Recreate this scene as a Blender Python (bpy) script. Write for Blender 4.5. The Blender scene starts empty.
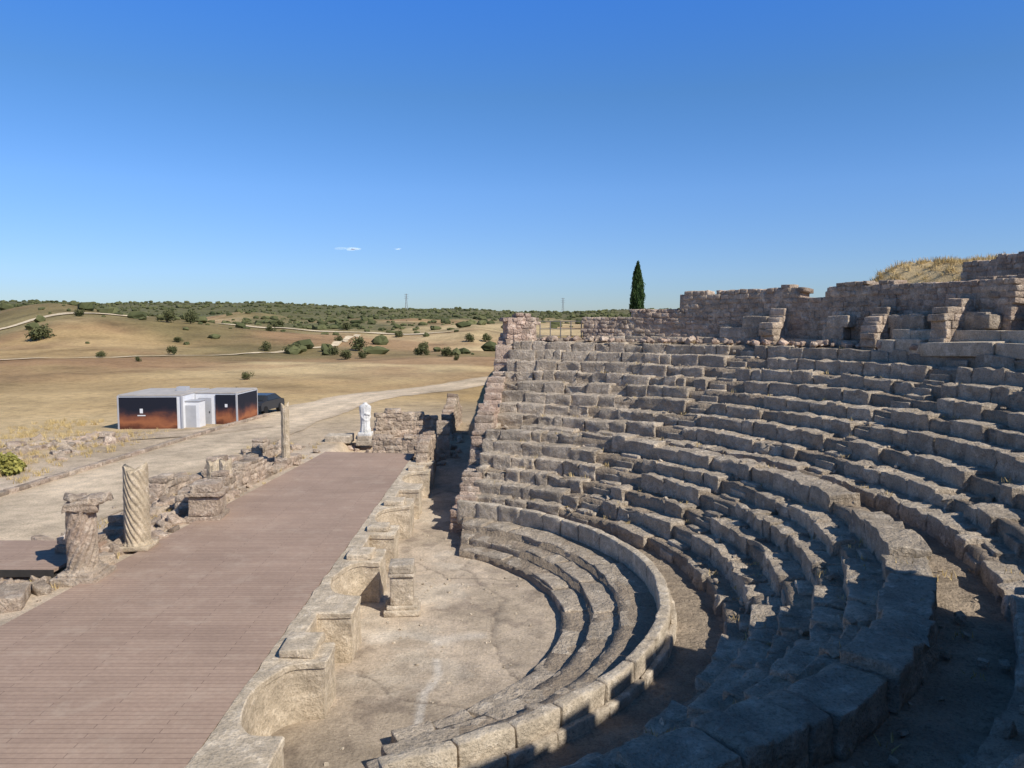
import bpy, math, random
import numpy as np
from mathutils import Vector
random.seed(7); rng=np.random.default_rng(7)
S=bpy.context.scene
CX,CY=-5.5,20.5

# ------------------------------------------------------------ utils
def ss(a,b,t):
    u=np.clip((np.asarray(t,float)-a)/(b-a),0,1); return u*u*(3-2*u)
def _h(ix,iy,iz):
    n=(ix*374761393+iy*668265263+iz*2147483647+1013)&0x7fffffff
    n=((n^(n>>13))*1274126177)&0x7fffffff
    n=(n^(n>>16))&0xffff
    return n/32767.5-1
def vnoise(P):
    P=np.asarray(P,float); I=np.floor(P).astype(np.int64); f=P-I; u=f*f*(3-2*f)
    r=0
    for dx in (0,1):
        wx=u[:,0] if dx else 1-u[:,0]
        for dy in (0,1):
            wy=u[:,1] if dy else 1-u[:,1]
            for dz in (0,1):
                wz=u[:,2] if dz else 1-u[:,2]
                r=r+wx*wy*wz*_h(I[:,0]+dx,I[:,1]+dy,I[:,2]+dz)
    return r
def fbm(P,o=4):
    P=np.asarray(P,float); r=0;a=1;t=0
    for i in range(o):
        r=r+a*vnoise(P*(2.03**i)+i*17.3); t+=a; a*=.5
    return r/t
def fbm2(x,y,sc,o=4,seed=0.):
    x=np.atleast_1d(np.asarray(x,float)); y=np.atleast_1d(np.asarray(y,float))
    s=x.shape
    P=np.stack([x.ravel()*sc+seed,y.ravel()*sc-seed*1.7,np.full(x.size,seed+.37)],1)
    return fbm(P,o).reshape(s)

def cube_t(ts):
    ts=list(ts); n=len(ts); idx={}; V=[]; F=[]
    def vid(p):
        k=tuple(round(c,5) for c in p)
        if k not in idx: idx[k]=len(V); V.append(k)
        return idx[k]
    for ax in range(3):
        for s in (-1,1):
            for i in range(n-1):
                for j in range(n-1):
                    q=[]
                    for (a,b) in ((i,j),(i+1,j),(i+1,j+1),(i,j+1)):
                        p=[0,0,0]; p[ax]=s; p[(ax+1)%3]=ts[a]; p[(ax+2)%3]=ts[b]; q.append(vid(p))
                    if s<0: q.reverse()
                    F.append(q)
    return np.array(V,float),np.array(F,int)
T_BIG=cube_t([-1,-.93,-.6,-.2,.2,.6,.93,1]); T_MED=cube_t([-1,-.85,-.3,.3,.85,1]); T_SM=cube_t([-1,0,1]); T_CHEAP=cube_t([-1,-.85,0,.85,1])
SPH2=cube_t([-1,0,1]); SPH2=(SPH2[0]/np.linalg.norm(SPH2[0],axis=1)[:,None],SPH2[1])
SPH3=cube_t([-1,-.5,0,.5,1]); SPH3=(SPH3[0]/np.linalg.norm(SPH3[0],axis=1)[:,None],SPH3[1])

class MB:
    def __init__(s): s.V=[];s.F=[];s.T=[];s.A=[];s.O=[];s.n=0
    def add(s,V,F,tint=0.,amp=0.,off=0.):
        V=np.asarray(V,float);F=np.asarray(F,int)
        s.V.append(V);s.F.append(F+s.n);s.n+=len(V)
        s.T.append(np.full(len(V),float(tint)) if np.isscalar(tint) else tint)
        s.A.append(np.full(len(V),float(amp))); s.O.append(np.full(len(V),float(off)))
    def box(s,c,half,ang=0.,tilt=(0,0),amp=0.,tint=0.,T=None,rho=.04,taper=0.):
        T=T_CHEAP if T is None else T
        h=np.array(half,float); p=T[0]*h; rho=min(rho,.45*h.min())
        inn=np.clip(p,-(h-rho),h-rho); d=p-inn; l=np.linalg.norm(d,axis=1)[:,None]
        p=inn+np.where(l>0,d/np.maximum(l,1e-9)*rho,0)
        tx,ty=tilt
        y=p[:,1]*math.cos(tx)-p[:,2]*math.sin(tx); z=p[:,1]*math.sin(tx)+p[:,2]*math.cos(tx); x=p[:,0]
        x,z=x*math.cos(ty)+z*math.sin(ty),-x*math.sin(ty)+z*math.cos(ty)
        ca,sa=math.cos(ang),math.sin(ang)
        W=np.stack([x*ca-y*sa+c[0],x*sa+y*ca+c[1],z+c[2]],1)
        s.add(W,T[1],tint,amp,rng.uniform(0,500))
    def build(s,name,mat,smooth=True,freq=2.3,parent=None,col=None):
        V=np.concatenate(s.V);F=np.concatenate(s.F);T=np.concatenate(s.T);A=np.concatenate(s.A);O=np.concatenate(s.O)
        if A.max()>0:
            P=V*freq+O[:,None]
            D=np.stack([fbm(P,3),fbm(P+31.7,3),fbm(P+77.1,3)],1)
            V=V+D*A[:,None]
        return mk(name,V,F,mat,smooth,parent,T,col)
def mk(name,V,F,mat,smooth=True,parent=None,T=None,col=None):
    me=bpy.data.meshes.new(name); V=np.asarray(V,float)
    me.from_pydata(V.tolist(),[],F.tolist() if hasattr(F,'tolist') else F)
    if T is not None:
        a=me.attributes.new('tint','FLOAT','POINT'); a.data.foreach_set('value',np.asarray(T,np.float32))
    if col is not None:
        a=me.attributes.new('gcol','FLOAT_COLOR','POINT')
        c=np.ones((len(V),4),np.float32); c[:,:3]=col; a.data.foreach_set('color',c.ravel())
    if smooth: me.polygons.foreach_set('use_smooth',np.ones(len(me.polygons),bool))
    me.update()
    ob=bpy.data.objects.new(name,me); S.collection.objects.link(ob)
    for m in (mat if isinstance(mat,(list,tuple)) else [mat]): me.materials.append(m)
    if parent: ob.parent=parent
    return ob
def empty(name,loc=(0,0,0),rz=0.):
    e=bpy.data.objects.new(name,None); e.location=loc; e.rotation_euler=(0,0,rz); S.collection.objects.link(e); return e
def grid_faces(n,m,wrap=False):
    i=np.arange(n-1)[:,None]; j=np.arange(m if wrap else m-1)[None,:]; j2=(j+1)%m
    return np.stack([i*m+j,(i+1)*m+j,(i+1)*m+j2,i*m+j2],-1).reshape(-1,4)

# ------------------------------------------------------------ materials
def nmat(name):
    m=bpy.data.materials.new(name); m.use_nodes=True; nt=m.node_tree; b=nt.nodes['Principled BSDF']
    b.inputs['Roughness'].default_value=.95
    b.inputs['Specular IOR Level'].default_value=.12
    return m,nt,b
def N(nt,t,**k):
    n=nt.nodes.new(t)
    for a,v in k.items(): setattr(n,a,v)
    return n
def noise(nt,co,scale,detail=6,rough=.6):
    n=N(nt,'ShaderNodeTexNoise'); n.inputs['Scale'].default_value=scale; n.inputs['Detail'].default_value=detail; n.inputs['Roughness'].default_value=rough
    nt.links.new(co,n.inputs['Vector']); return n.outputs['Fac']
def ramp(nt,src,stops):
    r=N(nt,'ShaderNodeValToRGB'); e=r.color_ramp.elements
    while len(e)<len(stops): e.new(.5)
    for q,(p,c) in zip(e,stops): q.position=p; q.color=(*c,1) if len(c)==3 else c
    nt.links.new(src,r.inputs['Fac']); return r.outputs['Color']
def mix(nt,fac,a,b,mode='MIX'):
    m=N(nt,'ShaderNodeMix',data_type='RGBA',blend_type=mode)
    for sck,v in ((m.inputs[0],fac),(m.inputs[6],a),(m.inputs[7],b)):
        if isinstance(v,(int,float)): sck.default_value=v
        elif isinstance(v,tuple): sck.default_value=(*v,1)
        else: nt.links.new(v,sck)
    return m.outputs[2]
def g(v): return (v,v,v)
def rock(name,A,B,dark,spot=.5,bump=.6,bd=.03,tintamt=.35,pale=None):
    m,nt,b=nmat(name); tc=N(nt,'ShaderNodeTexCoord').outputs['Object']
    n1=noise(nt,tc,.55,3); n2=noise(nt,tc,3.2,6,.7); n3=noise(nt,tc,22,4,.7); n4=noise(nt,tc,1.6,6,.75)
    c=mix(nt,ramp(nt,n1,[(.38,g(0)),(.62,g(1))]),A,B)
    c=mix(nt,ramp(nt,n4,[(.49,g(0)),(.62,g(spot))]),c,dark)
    if pale: c=mix(nt,ramp(nt,n2,[(.52,g(0)),(.66,g(.8))]),c,pale)
    c=mix(nt,1.,c,ramp(nt,n3,[(.25,g(.5)),(.5,g(1)),(.8,g(1.2))]),'MULTIPLY')
    c=mix(nt,1.,c,ramp(nt,n2,[(.3,g(.62)),(.6,g(1.1))]),'MULTIPLY')
    at=N(nt,'ShaderNodeAttribute',attribute_name='tint')
    mp=N(nt,'ShaderNodeMapRange'); mp.inputs[1].default_value=-1; mp.inputs[2].default_value=1; mp.inputs[3].default_value=1-tintamt; mp.inputs[4].default_value=1+tintamt
    nt.links.new(at.outputs['Fac'],mp.inputs[0])
    cb=N(nt,'ShaderNodeCombineXYZ')
    for i in range(3): nt.links.new(mp.outputs[0],cb.inputs[i])
    c=mix(nt,1.,c,cb.outputs[0],'MULTIPLY')
    nt.links.new(c,b.inputs['Base Color'])
    v=N(nt,'ShaderNodeTexVoronoi'); v.inputs['Scale'].default_value=9; nt.links.new(tc,v.inputs['Vector'])
    vm=N(nt,'ShaderNodeMath',operation='MULTIPLY_ADD'); vm.inputs[1].default_value=.6; nt.links.new(v.outputs['Distance'],vm.inputs[0]); nt.links.new(n3,vm.inputs[2])
    a2=N(nt,'ShaderNodeMath',operation='MULTIPLY_ADD'); nt.links.new(n2,a2.inputs[0]); a2.inputs[1].default_value=3.; nt.links.new(vm.outputs[0],a2.inputs[2])
    bp=N(nt,'ShaderNodeBump'); bp.inputs['Strength'].default_value=bump; bp.inputs['Distance'].default_value=bd
    nt.links.new(a2.outputs[0],bp.inputs['Height']); nt.links.new(bp.outputs[0],b.inputs['Normal'])
    return m
M_seat=rock('weathered_limestone',(.59,.485,.365),(.51,.425,.325),(.25,.205,.16),.75,1,.06,.28,pale=(.69,.59,.46))
M_core=rock('rubble_earth',(.48,.38,.275),(.40,.32,.235),(.23,.18,.135),.6,1,.06,.2)
M_pink=rock('pink_rubble_masonry',(.60,.43,.325),(.55,.43,.325),(.28,.21,.165),.5,1,.06,.38,pale=(.71,.59,.46))
M_wall=rock('stone_masonry',(.58,.46,.34),(.56,.42,.315),(.26,.205,.16),.5,1,.06,.38,pale=(.68,.57,.44))
M_pulp=rock('pale_sandstone_render',(.61,.50,.36),(.54,.445,.325),(.35,.28,.205),.5,.7,.03,.15,pale=(.68,.58,.44))
M_bal=rock('pale_limestone',(.61,.51,.38),(.53,.44,.33),(.29,.24,.185),.6,.8,.04,.2,pale=(.69,.595,.465))
M_col=rock('column_stone',(.56,.45,.31),(.48,.39,.27),(.28,.225,.16),.4,.6,.02,.2,pale=(.63,.53,.40))
M_mar=rock('white_marble',(.76,.745,.71),(.72,.70,.65),(.55,.51,.45),.25,.3,.01,.1)

def plain(name,c,rough=.6,var=.12,sc=6,metal=0.):
    m,nt,b=nmat(name); tc=N(nt,'ShaderNodeTexCoord').outputs['Object']
    n=noise(nt,tc,sc,5)
    nt.links.new(mix(nt,1.,c,ramp(nt,n,[(.3,g(1-var)),(.7,g(1+var))]),'MULTIPLY'),b.inputs['Base Color'])
    b.inputs['Roughness'].default_value=rough; b.inputs['Metallic'].default_value=metal; return m
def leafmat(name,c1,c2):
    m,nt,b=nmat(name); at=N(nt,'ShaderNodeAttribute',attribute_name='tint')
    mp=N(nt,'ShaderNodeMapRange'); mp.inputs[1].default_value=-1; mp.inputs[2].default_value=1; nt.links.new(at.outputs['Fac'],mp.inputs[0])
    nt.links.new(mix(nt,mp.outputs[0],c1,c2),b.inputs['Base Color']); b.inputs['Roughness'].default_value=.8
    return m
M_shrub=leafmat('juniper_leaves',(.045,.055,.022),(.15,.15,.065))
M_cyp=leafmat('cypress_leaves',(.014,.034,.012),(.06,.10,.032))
M_gb=leafmat('green_bush_leaves',(.12,.13,.03),(.40,.36,.10))
M_grass=leafmat('dry_grass_blades',(.40,.29,.12),(.68,.52,.25))
M_bark=plain('bark',(.10,.07,.05),.9)

# ------------------------------------------------------------ terrain
def H(x,y):
    x=np.atleast_1d(np.asarray(x,float));y=np.atleast_1d(np.asarray(y,float))
    D=np.hypot(x,y); r=np.hypot(x-CX,y-CY); ph=np.degrees(np.arctan2(y-CY,x-CX))
    zl=-8.25+1.15*np.maximum(ss(-8.8,-10,x),ss(36,52,y))
    tanl=-x/np.maximum(D,1)
    az=np.arctan2(x,np.maximum(y,1e-3))
    zf=-.5*ss(50,90,D)+4.4*ss(50,500,D)
    left=ss(.18,.5,tanl)
    k1=290+80*fbm2(az*2.5,0*az,1,2,31.)
    spur=(4.4*left+3.0)*np.exp(-((D-k1)/75)**2)*(.75+1.9*fbm2(az*6,0*az,1,3,14.))
    k2=560+120*fbm2(az*3,0*az,1,2,41.)
    spur=spur+(7*left+5.0)*np.exp(-((D-k2)/115)**2)*(.8+2.0*fbm2(az*7,0*az,1,3,17.))
    zf=zf+spur*ss(-.25,0,tanl)
    Rh=18+8.5*ss(.0,.35,tanl)-6*ss(0,.5,-tanl)
    rid=ss(700,1350,D)*(Rh+14*fbm2(az*4,D*.0006,1,4,4.))
    rid-=ss(1400,5000,D)*25
    und=ss(80,240,D)*fbm2(x,y,.011,5,9.)*5.4
    nn=ss(45,80,D)*fbm2(x,y,.06,3,2.)*.6+.04*fbm2(x,y,.6,3,5.)*ss(11,13,r)
    zleft=zl+zf+rid+und+nn
    zp=-1.25+4.0*ss(25.8,31,r)*ss(46,36,ph)+ .16*fbm2(x,y,.5,3,7.)
    pm=ss(-1.5,2.5,x)*(1-ss(95,190,D))*ss(24,25.6,r)
    return zleft*(1-pm)+zp*pm
def H1(x,y): return float(H(x,y)[0])
R1=np.arange(0.3,66,.55); R2=[R1[-1]]
while R2[-1]<7000: R2.append(R2[-1]*1.022+.1)
RR=np.concatenate([R1,np.array(R2[1:])])
A=np.concatenate([np.radians(np.linspace(-50,50,560,endpoint=False)),np.radians(np.linspace(50,310,110,endpoint=False))])
rr,aa=np.meshgrid(RR,A,indexing='ij')
gx=-4+rr*np.sin(aa); gy=14+rr*np.cos(aa); gz=H(gx,gy)
V=np.stack([gx,gy,gz],-1).reshape(-1,3)
F=grid_faces(len(RR),len(A),True)[:,::-1]
V=np.vstack([V,[[-4,14,H1(-4,14)]]])
X,Y=V[:,0],V[:,1]; D=np.hypot(X,Y); r=np.hypot(X-CX,Y-CY)
def lerp(a,b,t): return a*(1-t[:,None])+b*t[:,None]
dirt=np.array([.54,.42,.285]); gold=np.array([.44,.30,.14]); gold2=np.array([.60,.445,.235]); brown=np.array([.33,.195,.10]); green=np.array([.115,.12,.052]); olive=np.array([.20,.165,.07]); orch=np.array([.56,.45,.33])
n1=fbm2(X,Y,.012,5,1.); n2=fbm2(X,Y,.05,4,3.); n3=fbm2(X,Y,.004,4,6.); n5=fbm2(X,Y,.022,5,11.); n6=fbm2(X,Y,.009,5,21.)
col=lerp(gold,gold2,ss(-.2,.25,n1)); col=lerp(col,brown,ss(.05,.3,n2)*.45*ss(60,110,D))
col=lerp(col,brown,ss(.0,.18,n5)*ss(85,130,D)*.75)
col=lerp(col,olive,ss(-.02,.18,n6)*ss(90,160,D)*.8)
tl=-X/np.maximum(D,1)
col=lerp(col,olive,ss(-.05,.2,n3)*ss(240,460,D)*.5*(1-.6*ss(.4,.55,tl)))
gs=520+430*ss(.25,.52,tl)
gm=ss(-120,140,D-gs+420*n1+160*n3)
col=lerp(col,green,gm*.86)
col=lerp(col,np.array([.13,.15,.14]),ss(900,2500,D)*.5)  # aerial haze painted into the far ground colour, growing with distance
near=1-ss(48,75,D+8*n2); col=lerp(col,dirt,near*(1-.75*ss(-23,-27,X+n2*3)))
col=lerp(col,orch,1-ss(20,26,r))
col=lerp(col,gold2*1.0,ss(25.5,27,r)*ss(0,3,X)*(1-ss(90,160,D)))
def groundmat():
    m,nt,b=nmat('dry_ground'); tc=N(nt,'ShaderNodeTexCoord').outputs['Object']
    at=N(nt,'ShaderNodeAttribute',attribute_name='gcol').outputs['Color']
    c=mix(nt,1.,at,ramp(nt,noise(nt,tc,.09,7,.65),[(.3,g(.62)),(.5,g(1)),(.72,g(1.25))]),'MULTIPLY')
    c=mix(nt,1.,c,ramp(nt,noise(nt,tc,1.3,7,.7),[(.3,g(.7)),(.55,g(1.05)),(.8,g(1.2))]),'MULTIPLY')
    n3=noise(nt,tc,14,5,.75)
    c=mix(nt,1.,c,ramp(nt,n3,[(.3,g(.68)),(.6,g(1.1))]),'MULTIPLY')
    nt.links.new(c,b.inputs['Base Color'])
    bp=N(nt,'ShaderNodeBump'); bp.inputs['Strength'].default_value=.8; bp.inputs['Distance'].default_value=.06
    nt.links.new(n3,bp.inputs['Height']); nt.links.new(bp.outputs[0],b.inputs['Normal']); return m
M_ground=groundmat()
cidx=len(V)-1
FF=F.tolist()+[[cidx,(j+1)%len(A),j] for j in range(len(A))]
mk('ground',V,FF,M_ground,True,None,None,col)

# ------------------------------------------------------------ orchestra floor
gx,gy=np.meshgrid(np.arange(-5.0,5.6,.08),np.arange(6,40,.08),indexing='ij')
nx,ny=gx.shape; x=gx.ravel();y=gy.ravel()
z=-8.2+.03*fbm2(x,y,.9,3,2.)+.03*fbm2(x,y,4,2,8.)
c=np.tile(orch,(len(x),1)); a=fbm2(x,y,.35,5,3.); b_=fbm2(x,y,1.6,5,5.)
c=lerp(c,np.array([.43,.345,.25]),ss(-.05,.25,a)*.75); c=lerp(c,np.array([.31,.245,.185]),ss(.06,.3,b_)*.7)
c=lerp(c,np.array([.67,.565,.43]),ss(.08,.3,-a+.4*b_)*.6)
def seg(px,py,pts):
    d=np.full(len(px),9.)
    for (x0,y0),(x1,y1) in zip(pts[:-1],pts[1:]):
        vx,vy=x1-x0,y1-y0; t=np.clip(((px-x0)*vx+(py-y0)*vy)/(vx*vx+vy*vy),0,1)
        d=np.minimum(d,np.hypot(px-x0-t*vx,py-y0-t*vy))
    return d
d=seg(x+.35*a,y+.5*b_,[(-2.0,19.6),(-1.9,18.2),(-1.75,17.4),(-1.95,16.4),(-1.8,15.2),(-2.1,14.2),(-2.3,12.5)])
c=lerp(c,np.array([.74,.66,.55]),ss(.14,.04,d)*.75*ss(-.4,-.05,b_+a))
d=seg(x+.5*b_,y+.6*a,[(-1.0,19.6),(-1.8,19.1),(-2.8,19.6),(-3.6,19.2)])
c=lerp(c,np.array([.70,.61,.49]),ss(.4,.05,d)*.6)
for pts in ([(-.9,28),(-1.6,25),(-.3,22.3),(-.6,19.3),(.1,17)],[(-3.6,17.5),(-2.6,16.2),(-.4,15.8),(.2,14.9)],[(-3.4,25.8),(-2.1,24.1),(.3,23.9)]):
    d=seg(x+.4*b_,y+.5*a,pts); cr=ss(.07,.0,d); c=lerp(c,np.array([.22,.175,.135]),cr*.7); z-=.03*cr
mk('orchestra_floor',np.stack([x,y,z],1),grid_faces(nx,ny)[:,::-1],M_ground,True,None,None,c)

# ------------------------------------------------------------ cavea
def xe(r): return np.where(r<10,-1.85,-1.75+(r-10)/13*1.75)
def phimax(r): return np.degrees(np.arccos((xe(np.asarray(r,float))-CX)/r))
prof=[(6.85,-8.4),(6.87,-8.0),(7.6,-7.97),(7.63,-7.75),(8.35,-7.72),(8.38,-7.52),(9.3,-7.5),(10.75,-7.55)]
lower=[(10.8+.65*i,-7.5+.45*(i+1)) for i in range(6)]
upper=[(16.0+.8*i,-4.95+.47*i) for i in range(9)]
for r0,zt in lower: prof+=[(r0+.12,prof[-1][1]),(r0+.14,zt-.1)]
prof+=[(14.75,-4.9),(14.78,-5.4),(15.95,-5.42)]
for r0,zt in upper: prof+=[(r0+.12,prof[-1][1]),(r0+.14,zt-.1)]
prof+=[(23.4,-1.15),(24.4,-1.1),(25.4,-1.05),(26.2,-1.25)]
P2=[]
for (a,za),(b,zb) in zip(prof[:-1],prof[1:]):
    k=max(1,int(math.hypot(b-a,zb-za)/.2))
    for i in range(k): P2.append((a+(b-a)*i/k,za+(zb-za)*i/k))
P2.append(prof[-1]); P2=np.array(P2)
NP=480
U=np.linspace(0,1,NP); hi=phimax(P2[:,0]); lo=-hi-6*ss(10,20,P2[:,0])
PH=np.radians(lo[:,None]*(1-U)+hi[:,None]*U); rr=P2[:,0][:,None]+0*PH; zz=P2[:,1][:,None]+0*PH
cx=CX+rr*np.cos(PH); cy=CY+rr*np.sin(PH)
nn=fbm2(cx,cy,1.1,4,3.)*.14*ss(10,12,rr)+fbm2(cx,cy,5,2,1.)*.035*ss(6.9,7.2,rr)
def mound(x,y): return .9*np.exp(-(((x-5.2)/1.5)**2+((y-5.0)/2.2)**2))*(1+.45*fbm2(x,y,1.0,4,8.))*ss(15.8,17.2,np.hypot(x-CX,y-CY))
mm=mound(cx,cy); zz=zz+nn+mm+.12*fbm2(cx,cy,3.2,3,4.)*ss(.1,.5,mm)
rr2=rr+fbm2(cx+9,cy,1.4,3,6.)*.08
cx=CX+rr2*np.cos(PH); cy=CY+rr2*np.sin(PH)
V=np.stack([cx,cy,zz],-1).reshape(-1,3)
nP=len(P2)
F=grid_faces(nP,NP).tolist()
base=len(V)
sk=[]
for e in (0,NP-1):
    for i in range(nP):
        v=V[i*NP+e].copy(); v[2]=-8.6; sk.append(v)
V=np.vstack([V,np.array(sk)])
for q,e in enumerate((0,NP-1)):
    for i in range(nP-1):
        F.append([i*NP+e,(i+1)*NP+e,base+q*nP+i+1,base+q*nP+i])
mk('cavea_earth_core',V,F,M_core,True,None,np.zeros(len(V)))

stairs=[-48,-14,18,43]
def in_stair(ph,r,w=.5):
    return any(abs(ph-s)*math.pi/180*r<w for s in stairs)
def row(mb,r0,zt,dep,h,avg,miss,amp=.035,plo=None,phi=None,dz=.018,ext=None,stair=True,rho=.022,gap=.998,tsd=.24,big=None):
    hi=float(phimax(r0)) if phi is None else phi; lo=(-hi-5) if plo is None else plo
    p=lo; sd=random.uniform(0,99); rowt=random.gauss(0,.10)
    while p<hi:
        L=avg*random.uniform(.45,1.7); dp=math.degrees(L/r0)
        if p+dp>hi: dp=hi-p; L=math.radians(dp)*r0
        pc=p+dp/2; p+=dp
        if L<.12: continue
        if stair and in_stair(pc,r0,.45+L*.3): continue
        ruin=float(vnoise(np.array([[pc*.07+4.,r0*.35,7.]]))[0])
        if miss>0 and random.random()<miss+max(0,ruin-.15)*.28:
            continue
        a=math.radians(pc); bx,by=CX+r0*math.cos(a),CY+r0*math.sin(a)
        if r0>15 and float(mound(np.array([bx]),np.array([by]))[0])>.35: continue
        nz=float(vnoise(np.array([[pc*.12+sd,r0,1.]]))[0])
        worn=miss>0 and random.random()<.13+max(0,ruin)*.3
        zz=zt+random.gauss(0,dz)+nz*.055-(random.uniform(.03,.15) if worn else 0); rc=r0+dep/2+random.gauss(0,.02)+nz*.07+(random.uniform(.02,.12) if worn else 0)
        ex=(ext(pc) if ext else 0); hh=h+ex; zz+=ex
        mb.box((CX+rc*math.cos(a),CY+rc*math.sin(a),zz-hh/2),(dep/2,L/2*gap,hh/2),a+random.gauss(0,.012),
               (random.gauss(0,.014),random.gauss(0,.02)+(.04 if worn else 0)),amp*(1.9 if worn else 1),rowt+random.gauss(0,tsd)+.2*float(ss(50,66,pc)),(T_BIG if r0<18.5 else T_MED) if big is None else big,rho)
mbp=MB()
for i in range(3):
    row(mbp,(6.87,7.62,8.37)[i],(-7.97,-7.73,-7.50)[i],.95,.5,1.5,0,.09,stair=False,dz=.015,rho=.03,gap=1.0,tsd=.16)
mbp.build('orchestra_honour_steps',M_seat,True,2.2)
mb=MB()
for i,(r0,zt) in enumerate(lower):
    row(mb,r0,zt,.80,.60,.9,.03,.10,ext=(lambda p:.06+.07*math.sin(p*.3) if p<48 else 0.) if i==5 else None,stair=(i<5))
for i,(r0,zt) in enumerate(upper):
    row(mb,r0,zt,.92,.62,.9,.035+.008*i,.11)
for s in stairs:
    for (rows,run,rise) in ((lower[:5],.65,.45),(upper,.8,.47)):
        for r0,zt in rows:
            for k in range(2):
                rc=r0+run*(.5*k)+.3; a=math.radians(s)+random.gauss(0,.002)
                z=zt-rise+rise*.5*(k+1)-.02
                mb.box((CX+rc*math.cos(a),CY+rc*math.sin(a),z-.2),(run*.36,.42,.22),a,(0,random.gauss(0,.02)),.06,random.gauss(0,.3),T_CHEAP,.03)
mb.build('cavea_stone_seating',M_seat,True,3.1)
mb=MB()
for r0,zt in ((22.45,-.78),(23.25,-.36)):
    row(mb,r0,zt,.85,.5,2.4,.0,.02,plo=2,phi=27,dz=.01,stair=False,rho=.02)
mb.build('restored_ashlar_seating',M_bal,True,2.)

mb=MB()
def bal_row(r0,zt,dep,h,avg,hi=64):
    p=-69
    while p<hi:
        L=avg*random.uniform(.8,1.3); dp=math.degrees(L/r0); pc=math.radians(p+dp/2); p+=dp
        mb.box((CX+(r0+dep/2)*math.cos(pc),CY+(r0+dep/2)*math.sin(pc),zt-h/2+random.gauss(0,.006)),(dep/2,L/2*1.0,h/2),pc,(0,0),.055,random.gauss(0,.13),T_BIG,.045)
bal_row(9.33,-6.92,.27,.9,1.0)
bal_row(9.60,-7.28,.16,.6,1.2)
mb.build('orchestra_parapet_wall',M_bal,True,1.9)

# ------------------------------------------------------------ masonry walls
def masonry(name,path,base,top,th,ch,avg,mat,amp=.03,jag=.25,tintb=0.,core=True):
    mb=MB(); pts=[Vector(p) for p in path]; Ls=[(b-a).length for a,b in zip(pts[:-1],pts[1:])]; tot=sum(Ls)
    def at(s):
        s=max(0,min(tot-1e-4,s))
        for a,b,l in zip(pts[:-1],pts[1:],Ls):
            if s<=l: return a+(b-a)*(s/l), math.atan2((b-a).y,(b-a).x)
            s-=l
        return pts[-1],math.atan2((b-a).y,(b-a).x)
    sd=random.uniform(0,100)
    def TP(s): return top(s)+jag*float(fbm2(s,0,.9,3,sd)[0])*1.6
    zmin=min(base(0),base(tot/2),base(tot)); zc=zmin
    tmax=max(top(tot*i/20) for i in range(21))+jag
    while zc<tmax:
        h=ch*random.uniform(.75,1.3); s=random.uniform(-.3,0)
        while s<tot:
            L=avg*random.uniform(.45,1.7)
            sc=s+L/2; s+=L
            if sc>tot+.1: break
            if zc+h*.6>TP(sc) or zc+h<base(sc)-.3: continue
            p,a=at(sc)
            mb.box((p.x,p.y,zc+h/2),(L/2*.985,th/2*random.uniform(.92,1.06),h/2*.985),a+random.gauss(0,.02),(random.gauss(0,.03),random.gauss(0,.03)),amp,random.gauss(tintb,.42),T_CHEAP,.03)
        zc+=h
    if core:
        k=max(2,int(tot/.45))
        for i in range(k):
            sc=tot*(i+.5)/k; p,a=at(sc); t=TP(sc)-ch*.55
            if t-zmin>.2: mb.box((p.x,p.y,(zmin+t)/2),(tot/k*.56,th/2*.945,(t-zmin)/2),a,(0,0),.03,random.gauss(-.1,.1),T_CHEAP,.05)
    return mb.build(name,mat,True,3.2)
def arc(r,a,b,n=24): return [(CX+r*math.cos(math.radians(a+(b-a)*i/n)),CY+r*math.sin(math.radians(a+(b-a)*i/n)),0) for i in range(n+1)]
def steps(tab):
    def f(u):
        z=tab[0][1]
        for q,v in tab:
            if u>=q: z=v
        return z
    return f
C=lambda v:(lambda s:v)
Lw=math.radians(50)*24.6
tb=steps([(0,.15),(.08,.15),(.13,.55),(.265,1.45),(.5,1.6),(.56,1.2),(.62,1.6),(.78,1.55)])
masonry('ruined_outer_wall',arc(24.7,67,17),C(-1.5),lambda s:tb(s/Lw),.9,.21,.33,M_wall,.06,.12)
Lw2=math.radians(46)*23.7
tb2=steps([(0,-.75),(.2,-.95),(.35,-.45),(.42,.45),(.46,-.6),(.62,.1),(.68,-.7),(.8,.5),(.86,-.3),(.93,.6)])
masonry('ashlar_block_wall',arc(23.9,64,18),C(-1.4),lambda s:tb2(s/Lw2),.6,.5,.85,M_seat,.04,.05)
Lb=math.radians(71)*28.2
masonry('ruined_upper_wall',arc(28.2,27,-44),C(.2),lambda s:2.45+.45*float(ss(0,.10,s/Lb)),1.,.22,.36,M_wall,.05,.12)
masonry('ruined_upper_wall',arc(25.6,22,-24),C(-1.3),lambda s:1.35+.2*math.sin(s*.9),.8,.22,.36,M_wall,.05,.15)
masonry('unseen_shadow_wall',arc(21.5,-30,-60),C(-2.6),C(2.95),1.2,.45,.8,M_wall,.05,.3)  # unseen wall added right of the camera, shaped to cast the foreground shadow
for ph,r0,r1,zt in ((41.5,23.2,25.,.9),(29,23.0,25,1.0),(21,22.8,25.2,1.2)):
    a=math.radians(ph)
    masonry('radial_stone_wall',[(CX+r0*math.cos(a),CY+r0*math.sin(a),0),(CX+r1*math.cos(a),CY+r1*math.sin(a),0)],C(-1.6),lambda s,zt=zt:zt-1.0+s*.55,.7,.3,.45,M_wall,.04,.1)
masonry('cavea_retaining_wall',[(-1.95,29.4,0),(-1.3,35,0),(-.25,44,0)],C(-8.3),lambda s:-7.2+max(0,s-.8)*.44+(.5 if s>12.6 else 0),.85,.24,.36,M_pink,.07,.45)
masonry('rubble_pillar',[(-.35,43.2,0),(1.2,43.6,0)],C(-3),C(.25),1.2,.24,.34,M_pink,.08,.35)
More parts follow.
